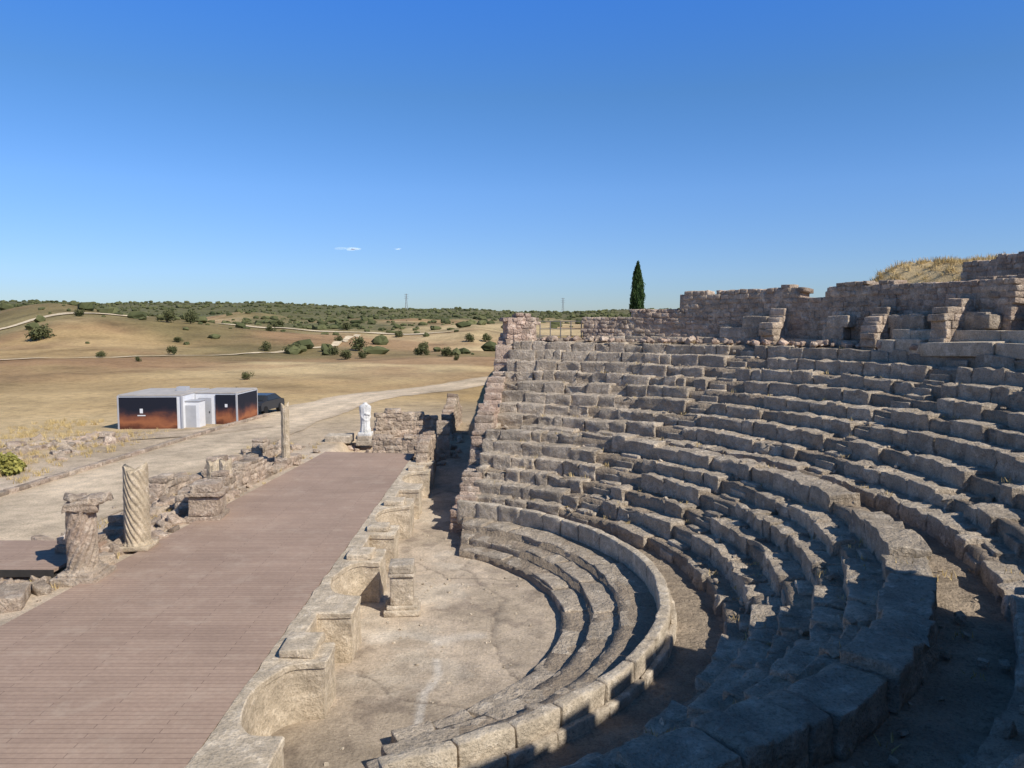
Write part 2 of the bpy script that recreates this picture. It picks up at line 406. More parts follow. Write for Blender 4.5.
masonry('terrace_wall',[(.9,43.7,0),(5.2,42.9,0)],C(-2.4),C(-1.35),.7,.26,.45,M_pink,.05,.05)
masonry('stage_back_wall',[(-13.0,22.2,0),(-12.7,25.3,0)],C(-7.3),C(-6.6),.7,.22,.34,M_wall,.08,.5)
masonry('stage_back_wall',[(-12.0,28.0,0),(-11.6,33,0),(-10.9,38.4,0)],C(-7.3),C(-6.35),.7,.22,.34,M_wall,.08,.6)
masonry('stage_back_wall',[(-14.3,29,0),(-13.3,36.4,0),(-12.6,41,0)],C(-7.3),C(-6.6),.6,.22,.34,M_wall,.08,.55)
masonry('side_building_wall',[(-7.6,42.4,0),(-4.9,42.6,0)],C(-7.6),C(-6.2),.8,.24,.36,M_wall,.08,.6)
masonry('side_building_wall',[(-8.2,46.6,0),(-4.8,47.4,0)],C(-7.6),C(-5.9),.8,.24,.36,M_wall,.08,.7)
masonry('passage_wall',[(-4.45,36.5,0),(-4.35,41.0,0)],C(-8.3),lambda s:-6.7+s*.12,.6,.24,.36,M_wall,.08,.6)
masonry('passage_wall',[(-4.1,48.4,0),(-3.8,53,0)],C(-7.9),lambda s:-5.9+.8*math.sin(s*.8),.7,.26,.4,M_wall,.06,.5)
masonry('rubble_wall',[(-27,38.5,0),(-23.6,41.5,0),(-24.2,46,0)],C(-7.5),C(-6.95),.8,.24,.36,M_wall,.1,.6,core=False)

def scatter(name,n,fn,mat,s0=.08,s1=.28):
    mb=MB()
    for _ in range(n):
        x,y,z=fn(); s=random.uniform(s0,s1)*random.choice((1,1,.6))
        mb.box((x,y,z+s*.3),(s,s*random.uniform(.6,1),s*random.uniform(.4,.75)),random.uniform(0,6.3),(random.gauss(0,.3),random.gauss(0,.3)),s*.35,random.gauss(0,.4),T_SM if s<.1 else T_CHEAP,s*.22)
    return mb.build(name,mat,False if s1<.15 else True,3.)
def prz(r): return float(np.interp(r,P2[:,0]+np.arange(len(P2))*1e-6,P2[:,1]))
def f1():
    r=random.uniform(11,24.3); p=math.radians(random.uniform(-70,float(phimax(r))-2))
    return CX+r*math.cos(p),CY+r*math.sin(p),prz(r)+.06
scatter('loose_stones',650,f1,M_seat,.03,.10)
def f2():
    while 1:
        x,y=random.gauss(4.6,1.4),random.gauss(5.2,1.9); r=math.hypot(x-CX,y-CY)
        if r>15.9 and math.hypot(x,y)>2.6: break
    return x,y,prz(r)+float(mound(np.array([x]),np.array([y]))[0])-.04
scatter('eroded_stone_heap',420,f2,M_seat,.04,.15)
def f3():
    x,y=random.gauss(-12.8,1.0),random.uniform(19,44)
    x=min(x,-11.9+ (y-17)/24*1.7+random.uniform(-.6,0)); return x,y,H1(x,y)
scatter('fallen_stones',400,f3,M_wall,.06,.30)
def f4():
    r=random.uniform(22.6,24.3); p=math.radians(random.uniform(15,72)); return CX+r*math.cos(p),CY+r*math.sin(p),-1.1
scatter('loose_stones',240,f4,M_pink,.06,.24)
def f5():
    x,y=random.uniform(-9.5,-3),random.uniform(41.5,50); return x,y,H1(x,y)
scatter('fallen_stones',170,f5,M_wall,.06,.28)
def f6():
    x=random.gauss(-25.5,1.5); return x,random.gauss(42,2.5),-7.2
scatter('fallen_stones',110,f6,M_wall,.1,.36)
def f7():
    x,y=random.uniform(-3.6,4.2),random.uniform(11.5,33); return x,y,-8.21 if math.hypot(x-CX,y-CY)<6.8 or x<-2 else -9
scatter('floor_gravel',260,f7,M_bal,.015,.05)

# ------------------------------------------------------------ stage deck
def deckmat():
    m,nt,b=nmat('brown_composite_decking'); tc=N(nt,'ShaderNodeTexCoord').outputs['Object']
    br=N(nt,'ShaderNodeTexBrick'); br.offset=.5
    for k,v in (('Scale',1.),('Mortar Size',.007),('Brick Width',2.4),('Row Height',.15),('Mortar Smooth',.2),('Bias',0.)): br.inputs[k].default_value=v
    br.inputs['Color1'].default_value=(.40,.283,.205,1); br.inputs['Color2'].default_value=(.355,.248,.18,1); br.inputs['Mortar'].default_value=(.19,.13,.095,1)
    nt.links.new(tc,br.inputs['Vector'])
    c=mix(nt,1.,br.outputs['Color'],ramp(nt,noise(nt,tc,.35,6),[(.3,g(.87)),(.7,g(1.13))]),'MULTIPLY')
    c=mix(nt,1.,c,ramp(nt,noise(nt,tc,9,6,.7),[(.3,g(.88)),(.7,g(1.1))]),'MULTIPLY')
    c=mix(nt,ramp(nt,noise(nt,tc,1.1,7,.7),[(.52,g(0)),(.72,g(.45))]),c,(.50,.39,.29))
    c=mix(nt,ramp(nt,noise(nt,tc,.7,7,.75),[(.60,g(0)),(.70,g(.22))]),c,(.19,.135,.10))
    nt.links.new(c,b.inputs['Base Color']); b.inputs['Roughness'].default_value=.75; b.inputs['Specular IOR Level'].default_value=.2
    bp=N(nt,'ShaderNodeBump'); bp.inputs['Strength'].default_value=.3; bp.inputs['Distance'].default_value=.008; bp.invert=True
    nt.links.new(br.outputs['Fac'],bp.inputs['Height']); nt.links.new(bp.outputs[0],b.inputs['Normal']); return m
M_deck=deckmat(); M_dark=plain('dark_steel',(.05,.045,.04),.6)
def slab(name,poly,z0,z1,mat,parent=None):
    n=len(poly); V=[(x,y,z1) for x,y in poly]+[(x,y,z0) for x,y in poly]
    F=[list(range(n)),list(range(2*n-1,n-1,-1))]+[[i,i+n,(i+1)%n+n,(i+1)%n] for i in range(n)]
    return mk(name,np.array(V),F,mat,False,parent)
e=empty('stage_deck')
slab('deck_boards',[(-5.12,4),(-5.12,40.2),(-9.95,40.8),(-11.3,23.6),(-11.75,17),(-12.4,4)],-7.08,-7.0,M_deck,e)
slab('edge_joist',[(-5.2,4),(-5.2,40.1),(-5.3,40.1),(-5.3,4)],-8.2,-7.082,M_dark,e)
e=empty('side_platform')
slab('deck_boards',[(-18,20.6),(-12.5,20.6),(-12.5,23.4),(-18,23.4)],-6.86,-6.78,M_deck,e)
for i in range(4):
    slab('leg_%d'%i,[(-17.5+i*1.6,20.8),(-17.4+i*1.6,20.8),(-17.4+i*1.6,20.9),(-17.5+i*1.6,20.9)],-7.3,-6.862,M_dark,e)
slab('fascia',[(-18,20.56),(-12.5,20.56),(-12.5,20.597),(-18,20.597)],-6.98,-6.79,M_dark,e)

# ------------------------------------------------------------ pulpitum wall with niches
out=[]
xf=-3.85
def fr(y0,y1):
    for y in np.arange(y0,y1,.18): out.append((xf,y))
y=4.
nic=[('c',7.3,2.7),('r',10.5,1.6),('c',13.85,2.9),('r',17.1,1.7),('c',20.5,2.8),('r',23.9,1.6),('c',27.2,2.7),('r',30.6,1.6),('c',33.9,2.6),('r',36.6,1.3)]
for k,c0,w in nic:
    fr(y,c0-w/2)
    if k=='c':
        out.append((xf,c0-w/2)); out.append((xf-.2,c0-w/2+.02))
        for i in range(1,26):
            a=math.pi*i/26; out.append((xf-.2-.86*math.sin(a)**.8,c0-w/2*math.cos(a)*.985))
        out.append((xf-.2,c0+w/2-.02)); out.append((xf,c0+w/2))
    else:
        out+= [(xf,c0-w/2),(xf-.35,c0-w/2),(xf-.8,c0-w/2)]+[(xf-.8,c0-w/2+w*i/6) for i in range(1,6)]+[(xf-.8,c0+w/2),(xf-.35,c0+w/2),(xf,c0+w/2)]
    y=c0+w/2+.02
fr(y,38.0); out.append((xf,38.))
out=np.array(out); n=len(out)
back=np.stack([np.full(n,-5.09),out[:,1]],1)
t_=np.gradient(out,axis=0); t_/=np.maximum(np.linalg.norm(t_,axis=1)[:,None],1e-6); nrm=np.stack([t_[:,1],-t_[:,0]],1)
V=[]
def lvl(z,o): V.append(np.column_stack([out+nrm*o,np.full(n,z)+.025*fbm2(out[:,0],out[:,1],.8,3,4.)]))
for z,o in ((-8.3,0),(-7.95,0),(-7.6,0),(-7.25,0),(-7.10,0),(-7.095,.035),(-6.985,.04),(-6.965,.015)): lvl(z,o)
for t in (.25,.6,1.):
    p=out*(1-t)+back*t; V.append(np.column_stack([p,np.full(n,-6.962)+.02*fbm2(p[:,0],p[:,1],.8,3,4.)]))
V.append(np.column_stack([back,np.full(n,-8.3)]))
nl=len(V); V=np.vstack(V); F=grid_faces(nl,n)[:,::-1]
V+= .05*np.stack([fbm(V*1.8,3),fbm(V*1.8+9,3),fbm(V*1.8+33,3)],1)
mk('stage_front_niche_wall',V,F,M_pulp,False,None,fbm2(V[:,0],V[:,1],.5,3,1.)*1.)
mb=MB()
for yy,ln in ((15.9,.5),(22.4,.42),(29.0,.4),(25.3,.3),(35.6,.3)):
    mb.box((-4.45,yy,-6.88),(.36,ln,.09),random.gauss(0,.03),(0,0),.06,random.gauss(0,.3),T_BIG,.03)
mb.build('niche_wall_capstones',M_pulp,True,2.)

def stack(name,loc,parts,mat,rz=0.,amp=.015):
    mb=MB(); z=loc[2]
    for (hx,hy,h) in parts:
        mb.box((loc[0],loc[1],z+h/2),(hx,hy,h/2),rz,(0,0),amp,random.gauss(0,.2),T_BIG,.025); z+=h*.99
    return mb.build(name,mat,True,2.2)
stack('inscribed_pedestal',(-3.1,21.3,-8.2),[(.50,.50,.16),(.42,.42,.10),(.32,.32,.82),(.37,.37,.09),(.34,.34,.25)],M_bal,.08)
stack('altar_block',(-10.9,27.2,-7.1),[(.62,.62,.22),(.52,.52,.70),(.62,.62,.14),(.45,.5,.3)],M_wall,.1,.05)
stack('stone_plinth',(-11.75,20.7,-7.12),[(.62,.62,.22)],M_wall,.05,.04)
stack('stone_block',(-12.7,18.8,-7.1),[(.5,.6,.35)],M_wall,.4,.05)
stack('stone_plinth',(-10.2,45.3,-7.2),[(.75,.6,.45)],M_bal,0,.03)
stack('stone_pillar',(-3.9,43.5,-7.8),[(.4,.4,.5),(.34,.34,.9),(.38,.38,.7)],M_wall,.1,.05)
stack('stone_pillar',(-4.5,39.6,-7.2),[(.4,.4,.4),(.35,.35,.8)],M_wall,.0,.05)

# ------------------------------------------------------------ spiral columns
def column(name,x,y,z0,h,R,twist,fl=14,depth=.06,mat=M_col,capital=False,lean=0.,jag=.1):
    mb=MB(); n=112; m=60
    zz=np.linspace(0,1,m)[:,None]; th=np.linspace(0,2*math.pi,n,endpoint=False)[None,:]
    rad=R*(1-.07*zz)*(1+depth*np.abs(np.sin(fl/2*(th+twist*zz*h)))*1.6-depth)
    top=h+jag*np.sin(th*2+1)+jag*.6*np.sin(th*5)
    Zc=zz*top
    rad=rad*np.where((zz*h)<.18,1.12,1.)
    Xc=x+rad*np.cos(th)+lean*Zc; Yc=y+rad*np.sin(th)
    V=np.stack([Xc,Yc,z0+Zc],-1).reshape(-1,3); F=grid_faces(m,n,True).tolist()
    V=np.vstack([V,[[x+lean*h,y,z0+h*.985]]])
    V=V+.03*np.stack([fbm(V*3,3),fbm(V*3+9,3),fbm(V*3+33,3)],1)
    F=[f[::-1] for f in F]
    for j in range(n): F.append([(m-1)*n+j,(m-1)*n+(j+1)%n,len(V)-1])
    e=empty(name); mk('shaft',V,F,mat,True,e,np.zeros(len(V)))
    b=MB(); b.box((x,y,z0+.06),(R*1.25,R*1.25,.07),.05,(0,0),.02,0,T_CHEAP,.02); b.build('base',mat,True,2.,e)
    if capital:
        b=MB()
        b.box((x+.05,y,z0+h+.06),(R*1.05,R*1.0,.15),.3,(.1,.08),.14,.1,T_BIG,.1)
        b.box((x+.42,y,z0+h+.2),(.36,.28,.11),.2,(.05,-.16),.15,.2,T_BIG,.08)
        b.box((x-.1,y+.05,z0+h+.22),(.28,.28,.09),.7,(.05,.16),.14,-.1,T_BIG,.08)
        b.build('broken_capital',M_wall,True,4.,e)
column('spiral_column',-11.55,23.4,-7.0,2.5,.37,1.5,14,.07)
column('broken_spiral_column',-11.75,20.7,-6.92,1.85,.38,-1.3,12,.09,M_wall,True)
column('slender_column',-11.0,37.2,-7.1,3.0,.2,0,12,.05)
column('column_stump',-12.9,33.,-7.1,1.0,.28,0,12,.04)
column('column_stump',-11.7,31.2,-7.0,1.25,.25,0,12,.04)

# ------------------------------------------------------------ statue
def statue(x,y,z0):
    prof=[(0,.29,.24),(.12,.31,.25),(.35,.28,.22),(.7,.27,.2),(.95,.29,.2),(1.15,.30,.19),(1.35,.345,.19),(1.5,.35,.18),(1.6,.27,.16),(1.66,.14,.12),(1.74,.10,.10),(1.75,.02,.02)]
    z=np.array([p[0] for p in prof]); m=70;n=72
    zs=np.linspace(0,1.75,m); a=np.interp(zs,z,[p[1] for p in prof]); b=np.interp(zs,z,[p[2] for p in prof])
    th=np.linspace(0,2*math.pi,n,endpoint=False)
    fold=1+(.04*np.sin(11*th[None,:]+zs[:,None]*1.2)+.03*np.sin(7*th[None,:]-zs[:,None]*5))*ss(1.6,1.2,zs)[:,None]
    sash=.025*np.exp(-((np.sin(th[None,:]-.5)*.35+1.05-zs[:,None])/.07)**2)
    X=x+(a[:,None]*fold+sash)*np.cos(th); Y=y+(b[:,None]*fold+sash)*np.sin(th)
    V=np.stack([X,Y,z0+zs[:,None]+0*X],-1).reshape(-1,3)
    e=empty('headless_marble_statue'); mk('draped_body',V,grid_faces(m,n,True)[:,::-1],M_mar,True,e,np.zeros(len(V)))
    mb=MB(); mb.box((x+.16,y-.15,z0+1.08),(.16,.06,.06),.35,(0,.3),.01,0,T_BIG,.055); mb.build('folded_arm',M_mar,True,3.,e)
    mb=MB(); mb.box((x,y,z0-.1),(.4,.35,.1),0,(0,0),.01,0,T_CHEAP,.02); mb.build('plinth',M_mar,True,3.,e)
statue(-8.6,45.0,-6.55)
stack('statue_pedestal',(-8.6,45.,-7.3),[(.5,.45,.3),(.42,.4,.26)],M_bal)

# ------------------------------------------------------------ road + kerb
def strip(name,pts,w0,w1,dz,mat,colr,step=.6,nw=16,edge=None):
    P=[];pts=[Vector(p) for p in pts]
    for a,b in zip(pts[:-1],pts[1:]):
        k=max(1,int((b-a).length/step))
        for i in range(k): P.append(a+(b-a)*(i/k))
    P.append(pts[-1]); n=len(P); V=[]
    for i,p in enumerate(P):
        t=(P[min(i+6,n-1)]-P[max(i-6,0)]).normalized(); nrm=Vector((t.y,-t.x))
        for j in range(nw+1):
            q=p+nrm*(w0+(w1-w0)*j/nw+ .6*float(fbm(np.array([[i*.25,j*5.,3.]]),3)[0])*(j in(0,nw))); V.append((q.x,q.y,0))
    V=np.array(V); V[:,2]=H(V[:,0],V[:,1])+dz
    u=np.tile(np.linspace(0,1,nw+1),n)
    c=np.tile(np.array(colr),(len(V),1))*(1+.2*fbm2(V[:,0],V[:,1],.5,4,2.)[:,None])
    rut=np.exp(-((u-.3)/.07)**2)+np.exp(-((u-.7)/.07)**2); c*= (1+.12*rut)[:,None]
    ed=np.clip(np.minimum(u,1-u)/.14,0,1)[:,None]; c=c*ed+(np.array(dirt)*.95 if edge is None else edge)*(1-ed)
    return mk(name,V,grid_faces(n,nw+1),mat,True,None,None,c)
strip('dirt_road',[(-17.2,6),(-17.4,26),(-16.9,44),(-16.2,60),(-12,78),(-2,100),(10,125)],-3.2,3.0,.03,M_ground,(.63,.50,.345))
strip('gravel_path',[(-45,36),(-30,44),(-20.5,48),(-17,52)],-1.5,1.5,.045,M_ground,(.56,.44,.31))
strip('dirt_track',[(-175,190),(-140,205),(-118,232),(-98,262),(-60,275),(-20,262)],-2.0,2.0,.25,M_ground,(.70,.57,.39),1.5,8,gold2)
strip('dirt_track',[(-110,118),(-84,128),(-62,150),(-46,200),(-52,262)],-1.1,1.1,.16,M_ground,(.66,.53,.35),1.2,8,gold2)
mb=MB()
for i in range(75):
    y=14+i*.62; x=-20.9+max(0,(y-28))*.085
    if y>58: break
    z=H1(x,y)
    mb.box((x,y,z+.05),(.16,.30,.16),-.08,(random.gauss(0,.02),0),.03,random.gauss(-.3,.3),T_CHEAP,.03)
mb.build('road_kerb',M_wall,True,2.5)

# ------------------------------------------------------------ site cabins with banners
def bannermat():
    m,nt,b=nmat('printed_banner'); tc=N(nt,'ShaderNodeTexCoord').outputs['Generated']
    sp=N(nt,'ShaderNodeSeparateXYZ'); nt.links.new(tc,sp.inputs[0])
    n=noise(nt,tc,2.0,6); ad=N(nt,'ShaderNodeMath',operation='MULTIPLY_ADD'); nt.links.new(n,ad.inputs[0]); ad.inputs[1].default_value=.7; nt.links.new(sp.outputs[2],ad.inputs[2])
    c=ramp(nt,ad.outputs[0],[(.0,(.07,.03,.02)),(.42,(.11,.04,.025)),(.60,(.34,.13,.06)),(.74,(.20,.075,.045)),(.90,(.04,.028,.035)),(1,(.018,.02,.03))])
    nt.links.new(c,b.inputs['Base Color']); b.inputs['Roughness'].default_value=.6; return m
M_ban=bannermat(); M_white=plain('white_painted_steel',(.72,.72,.72),.5,.05,2); M_roof=plain('cabin_roof',(.45,.41,.36),.7,.15,1.5)
M_glass=plain('dark_glass',(.03,.035,.04),.15,.05); M_black=plain('black_rubber',(.02,.02,.02),.8); M_carp=plain('dark_car_paint',(.035,.038,.045),.3,.05)
M_grey=plain('grey_panel',(.42,.42,.43),.6,.08,2)
def sb(name,c,h,mat,parent,rho=.012,rz=0.):
    mb=MB(); mb.box(c,h,rz,(0,0),0,0,T_CHEAP,rho); return mb.build(name,mat,False,1,parent)
def cabin(loc,rz,W,Dp,Ht,banx,side=None):
    e=empty('site_cabin',loc,rz)
    sb('body',(0,0,Ht/2),(W/2,Dp/2,Ht/2-.03),M_white,e)
    sb('roof',(0,0,Ht+.02),(W/2+.03,Dp/2+.03,.05),M_roof,e)
    for i,(sx,sy) in enumerate(((-1,-1),(1,-1),(1,1),(-1,1))): sb('post_%d'%i,(sx*(W/2+.01),sy*(Dp/2+.01),Ht/2),(.06,.06,Ht/2),M_grey,e)
    a,b=banx
    sb('front_banner',((a+b)/2,-Dp/2-.06,Ht/2-.02),((b-a)/2,.012,Ht/2-.08),M_ban,e,.004)
    if side: sb('side_banner',(side*(W/2+.06),0,Ht/2-.02),(.012,Dp/2-.05,Ht/2-.08),M_ban,e,.004)
    return e
e=cabin((-23.85,53.0,-7.3),.03,4.1,5,2.35,(-2.0,1.75))
sb('banner_emblem',(-.55,-2.585,1.35),(.10,.006,.15),M_white,e,.003); sb('banner_text',(-.55,-2.585,1.05),(.26,.006,.035),M_white,e,.003)
sb('roof_vent',(1.0,.5,2.55),(.35,.3,.15),M_grey,e)
e=cabin((-20.25,54.6,-7.3),-.05,2.9,3.6,2.3,(.0,1.42),side=1)
sb('door',(-.75,-1.83,1.03),(.45,.02,.95),M_grey,e); sb('door_handle',(-.42,-1.87,1.0),(.02,.02,.06),M_black,e,.003)
sb('banner_emblem',(.75,-1.885,1.45),(.09,.006,.11),M_white,e,.003)
e=empty('cabin_annex',(-21.35,51.6,-7.3)); sb('body',(0,0,.95),(.55,.5,.95),M_white,e); sb('roof',(0,0,1.93),(.6,.55,.03),M_grey,e); sb('door',(0,-.52,.85),(.34,.015,.8),M_grey,e)
def car(loc,rz):
    e=empty('parked_car',loc,rz)
    pr=[(-2.05,.35),(-2.1,.75),(-1.85,.95),(-1.3,1.02),(-.75,1.42),(.75,1.45),(1.55,1.0),(2.0,.92),(2.1,.6),(2.05,.32)]
    V=[];n=len(pr)
    for yy in (-.82,-.78,.78,.82):
        for x,z in pr:
            ins=.0 if z<1.03 else .16
            k=(.82-ins) if abs(yy)<.8 else (.78-ins)
            V.append((x*(1 if abs(yy)<.8 else .985),math.copysign(k+(.04 if abs(yy)<.8 else 0),yy) if abs(yy)<.8 else math.copysign(k+.06,yy),z*(1 if abs(yy)<.8 else .99)))
    F=[]
    for q in range(3):
        for i in range(n): F.append([q*n+i,q*n+(i+1)%n,(q+1)*n+(i+1)%n,(q+1)*n+i])
    F.append(list(range(n))[::-1]); F.append([3*n+i for i in range(n)])
    mk('body',np.array(V),F,M_carp,False,e)
    for s in (-1,1):
        mk('side_window_%d'%(s+1),np.array([(-1.1,s*.87,1.05),(1.3,s*.87,1.05),(.72,s*.73,1.38),(-.7,s*.73,1.36)]),[[0,1,2,3]],M_glass,False,e)
        for wx in (-1.3,1.3):
            t=np.linspace(0,2*math.pi,24,endpoint=False); V=[]
            for yy,rw in ((s*.62,.30),(s*.62,.33),(s*.88,.33),(s*.89,.2)):
                V+=[(wx+rw*math.cos(a),yy,.33+rw*math.sin(a)) for a in t]
            F=grid_faces(4,24,True).tolist(); F.append(list(range(72,96)))
            mk('wheel_%d_%d'%(s+1,int(wx*2)+3),np.array(V),F,M_black,False,e)
    mk('windscreen',np.array([(1.5,-.62,1.04),(1.5,.62,1.04),(.8,.58,1.44),(.8,-.58,1.44)])+np.array([.03,0,.01]),[[0,1,2,3]],M_glass,False,e)
    mk('rear_window',np.array([(-1.27,-.62,1.06),(-1.27,.62,1.06),(-.78,.58,1.42),(-.78,-.58,1.42)])+np.array([-.03,0,.01]),[[0,1,2,3]],M_glass,False,e)
car((-19.2,59.2,H1(-19.2,59.2)+.04),1.45)

# ------------------------------------------------------------ vegetation
def leaves(mb,P,Nn,size,tint):
    n=len(P); a=rng.normal(size=(n,3)); a/=np.linalg.norm(a,axis=1)[:,None]; b=np.cross(a,rng.normal(size=(n,3))); b/=np.linalg.norm(b,axis=1)[:,None]
    s=(size*rng.uniform(.6,1.3,n))[:,None]
    V=np.stack([P-a*s-b*s*.5,P+a*s-b*s*.5,P+a*s+b*s*.5,P-a*s+b*s*.5],1).reshape(-1,3)
    mb.add(V,np.arange(4*n).reshape(n,4),np.repeat(tint,4))
def bush(name,x,y,w,h,mat=M_shrub,n=900):
    z=H1(x,y); mb=MB(); K=9
    for k in range(K):
        a=random.uniform(0,6.28); rr=random.uniform(0,.34)*w; cx_,cy_=x+rr*math.cos(a),y+rr*math.sin(a)
        cr=w*random.uniform(.13,.27); cz=z+random.uniform(.25,.66)*h
        d=rng.normal(size=(n//K,3)); d/=np.linalg.norm(d,axis=1)[:,None]; q=rng.uniform(.35,1.12,n//K)[:,None]
        P=np.array([cx_,cy_,cz])+d*q*np.array([cr,cr,h*.36])
        P[:,2]=np.maximum(P[:,2],z+.02)
        leaves(mb,P,None,w*.035,np.clip(.7*d[:,2]*q[:,0]+rng.normal(0,.35,n//K)+random.uniform(-.3,.3),-1,1))
    e=empty(name); mb.build('foliage',mat,False,1,e)
    t=MB(); t.box((x,y,z+h*.2),(w*.03,w*.03,h*.25),0,(.1,.05),.02*w,0,T_CHEAP,.02*w); t.build('trunk',M_bark,True,1,e)
for x,y,w,h in [(-110,180,7.0,3.4),(-160,320,9,4),(-140,300,7,3.6),(-97,218,6,3.8),(-96,233,5,3.4),(-92,222,4.5,3.2),(-70,160,3.0,2.0),(-50,176,4,2.9),(-57,178,3.2,2.2),(-37,187,5.4,3.9),(-39,170,3.,2.2),(-34,158,3.4,2.3),(-31,160,2.6,1.8),(-20,170,4.2,2.0),(-14,165,4.0,2.1),(-24,210,4.2,2.7),(-13,232,4.0,2.7),(-8,235,4.3,2.7),(-33,96,1.7,1.1),(-62,128,1.5,.9),(-74,139,2.2,1.4),(-90,300,6,3.),(-62,290,5,3.),(-38,260,4.4,2.8),(-120,215,3.4,2.2),(-82,190,2.4,1.6),(-48,215,3,2),(-10,142,1.6,1.1),(-78,250,4,2.4)]:
    bush('juniper_bush',x,y,w,h)
bush('green_bush',-23.6,35.2,2.6,.95,M_gb,3600)
bush('juniper_bush',-23.2,64.,1.7,1.6,M_shrub,900)
nC=30000
tx=rng.uniform(-.78,.22,nC); Dd=rng.uniform(170,1500,nC); x=tx*Dd; y=Dd
Dh=np.hypot(x,y); gs=520+430*ss(.25,.52,-x/Dh); n1_=fbm2(x,y,.012,5,1.); n3_=fbm2(x,y,.004,4,6.)
dens=ss(-120,160,Dh-gs+420*n1_+160*n3_)*.20+.014+.09*ss(.03,.25,fbm2(x,y,.009,5,21.))
keep=rng.uniform(0,1,nC)<dens; x=x[keep];y=y[keep];Dd=Dd[keep]; z=H(x,y)
mb=MB()
for X_,Y_,Z_,D_ in zip(x,y,z,Dd):
    s=random.choice((.5,.7,1.0,1.3,1.9))*random.uniform(.8,1.2)*(1+.4*(D_>900))
    V=SPH2[0]*np.array([s*random.uniform(.9,1.6),s,s*random.uniform(.55,.85)])+rng.normal(0,.15*s,(len(SPH2[0]),3))+np.array([X_,Y_,Z_+s*.4])
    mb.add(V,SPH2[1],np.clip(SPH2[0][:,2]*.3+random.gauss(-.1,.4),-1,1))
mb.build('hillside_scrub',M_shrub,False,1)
def cypress(x,y,z0,h,w):
    e=empty('cypress_tree'); n=9000; t=rng.beta(1.15,1.3,n); prf=np.interp(t,[0,.08,.3,.55,.8,.93,1],[.35,.8,1,.93,.62,.30,.03])
    th=rng.uniform(0,2*math.pi,n); lump=1+.16*np.sin(3*th+t*14)+.12*np.sin(5*th-t*23)+.1*rng.normal(size=n)
    rr=w/2*prf*lump*np.sqrt(rng.uniform(.35,1,n))
    P=np.stack([x+rr*np.cos(th),y+rr*np.sin(th),z0+.25+t*(h-.3)],1)
    mb=MB(); a=np.stack([rng.normal(0,.35,n),rng.normal(0,.35,n),np.ones(n)],1); b=np.cross(a,rng.normal(size=(n,3))); b/=np.linalg.norm(b,axis=1)[:,None]
    s=rng.uniform(.06,.14,n)[:,None]
    V=np.stack([P-a*s-b*s*.35,P-a*s+b*s*.35,P+a*s*1.3+b*s*.15,P+a*s*1.3-b*s*.15],1).reshape(-1,3)
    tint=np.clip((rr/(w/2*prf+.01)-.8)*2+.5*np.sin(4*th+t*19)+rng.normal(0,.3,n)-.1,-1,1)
    mb.add(V,np.arange(4*n).reshape(n,4),np.repeat(tint,4)); mb.build('foliage',M_cyp,False,1,e)
    t=MB(); t.box((x,y,z0+h*.3),(.09,.09,h*.34),0,(0,0),.01,0,T_CHEAP,.03); t.build('trunk',M_bark,True,1,e)
cypress(12.1,75,-1.3,6.9,1.25)
mb=MB()
def tuft(x,y,z,h,k):
    P=np.stack([x+rng.normal(0,.08,k),y+rng.normal(0,.08,k),np.full(k,z)],1); lean=rng.normal(0,.35,(k,2))*h; hh=h*rng.uniform(.5,1.1,k); w=.006+.004*h
    a=rng.uniform(0,6.28,k); wx=np.cos(a)*w*2; wy=np.sin(a)*w*2
    tip=P+np.column_stack([lean,hh])
    V=np.stack([P+np.column_stack([wx,wy,0*wx]),P-np.column_stack([wx,wy,0*wx]),tip-np.column_stack([wx,wy,0*wx])*.2,tip+np.column_stack([wx,wy,0*wx])*.2],1).reshape(-1,3)
    mb.add(V,np.arange(4*k).reshape(k,4),np.repeat(rng.uniform(-1,1,k),4))
r_=rng.uniform(25.8,33,2400); p_=np.radians(rng.uniform(12,75,2400)); xs=CX+r_*np.cos(p_); ys=CY+r_*np.sin(p_); zs=H(xs,ys)
for a,b,c_ in zip(xs,ys,zs): tuft(a,b,c_,random.uniform(.1,.32),14)
xs=rng.uniform(-34,-21.5,800); ys=rng.uniform(30,56,800); zs=H(xs,ys)
for a,b,c_ in zip(xs,ys,zs):
    if not(a>-29 and b>49): tuft(a,b,c_,random.uniform(.1,.4),14)
for _ in range(300):
    x,y,z=f1(); tuft(x,y,z,random.uniform(.06,.18),9)
for _ in range(260):
    x,y,z=f3(); tuft(x,y,z,random.uniform(.08,.25),10)
mb.build('dry_grass',M_grass,False,1)

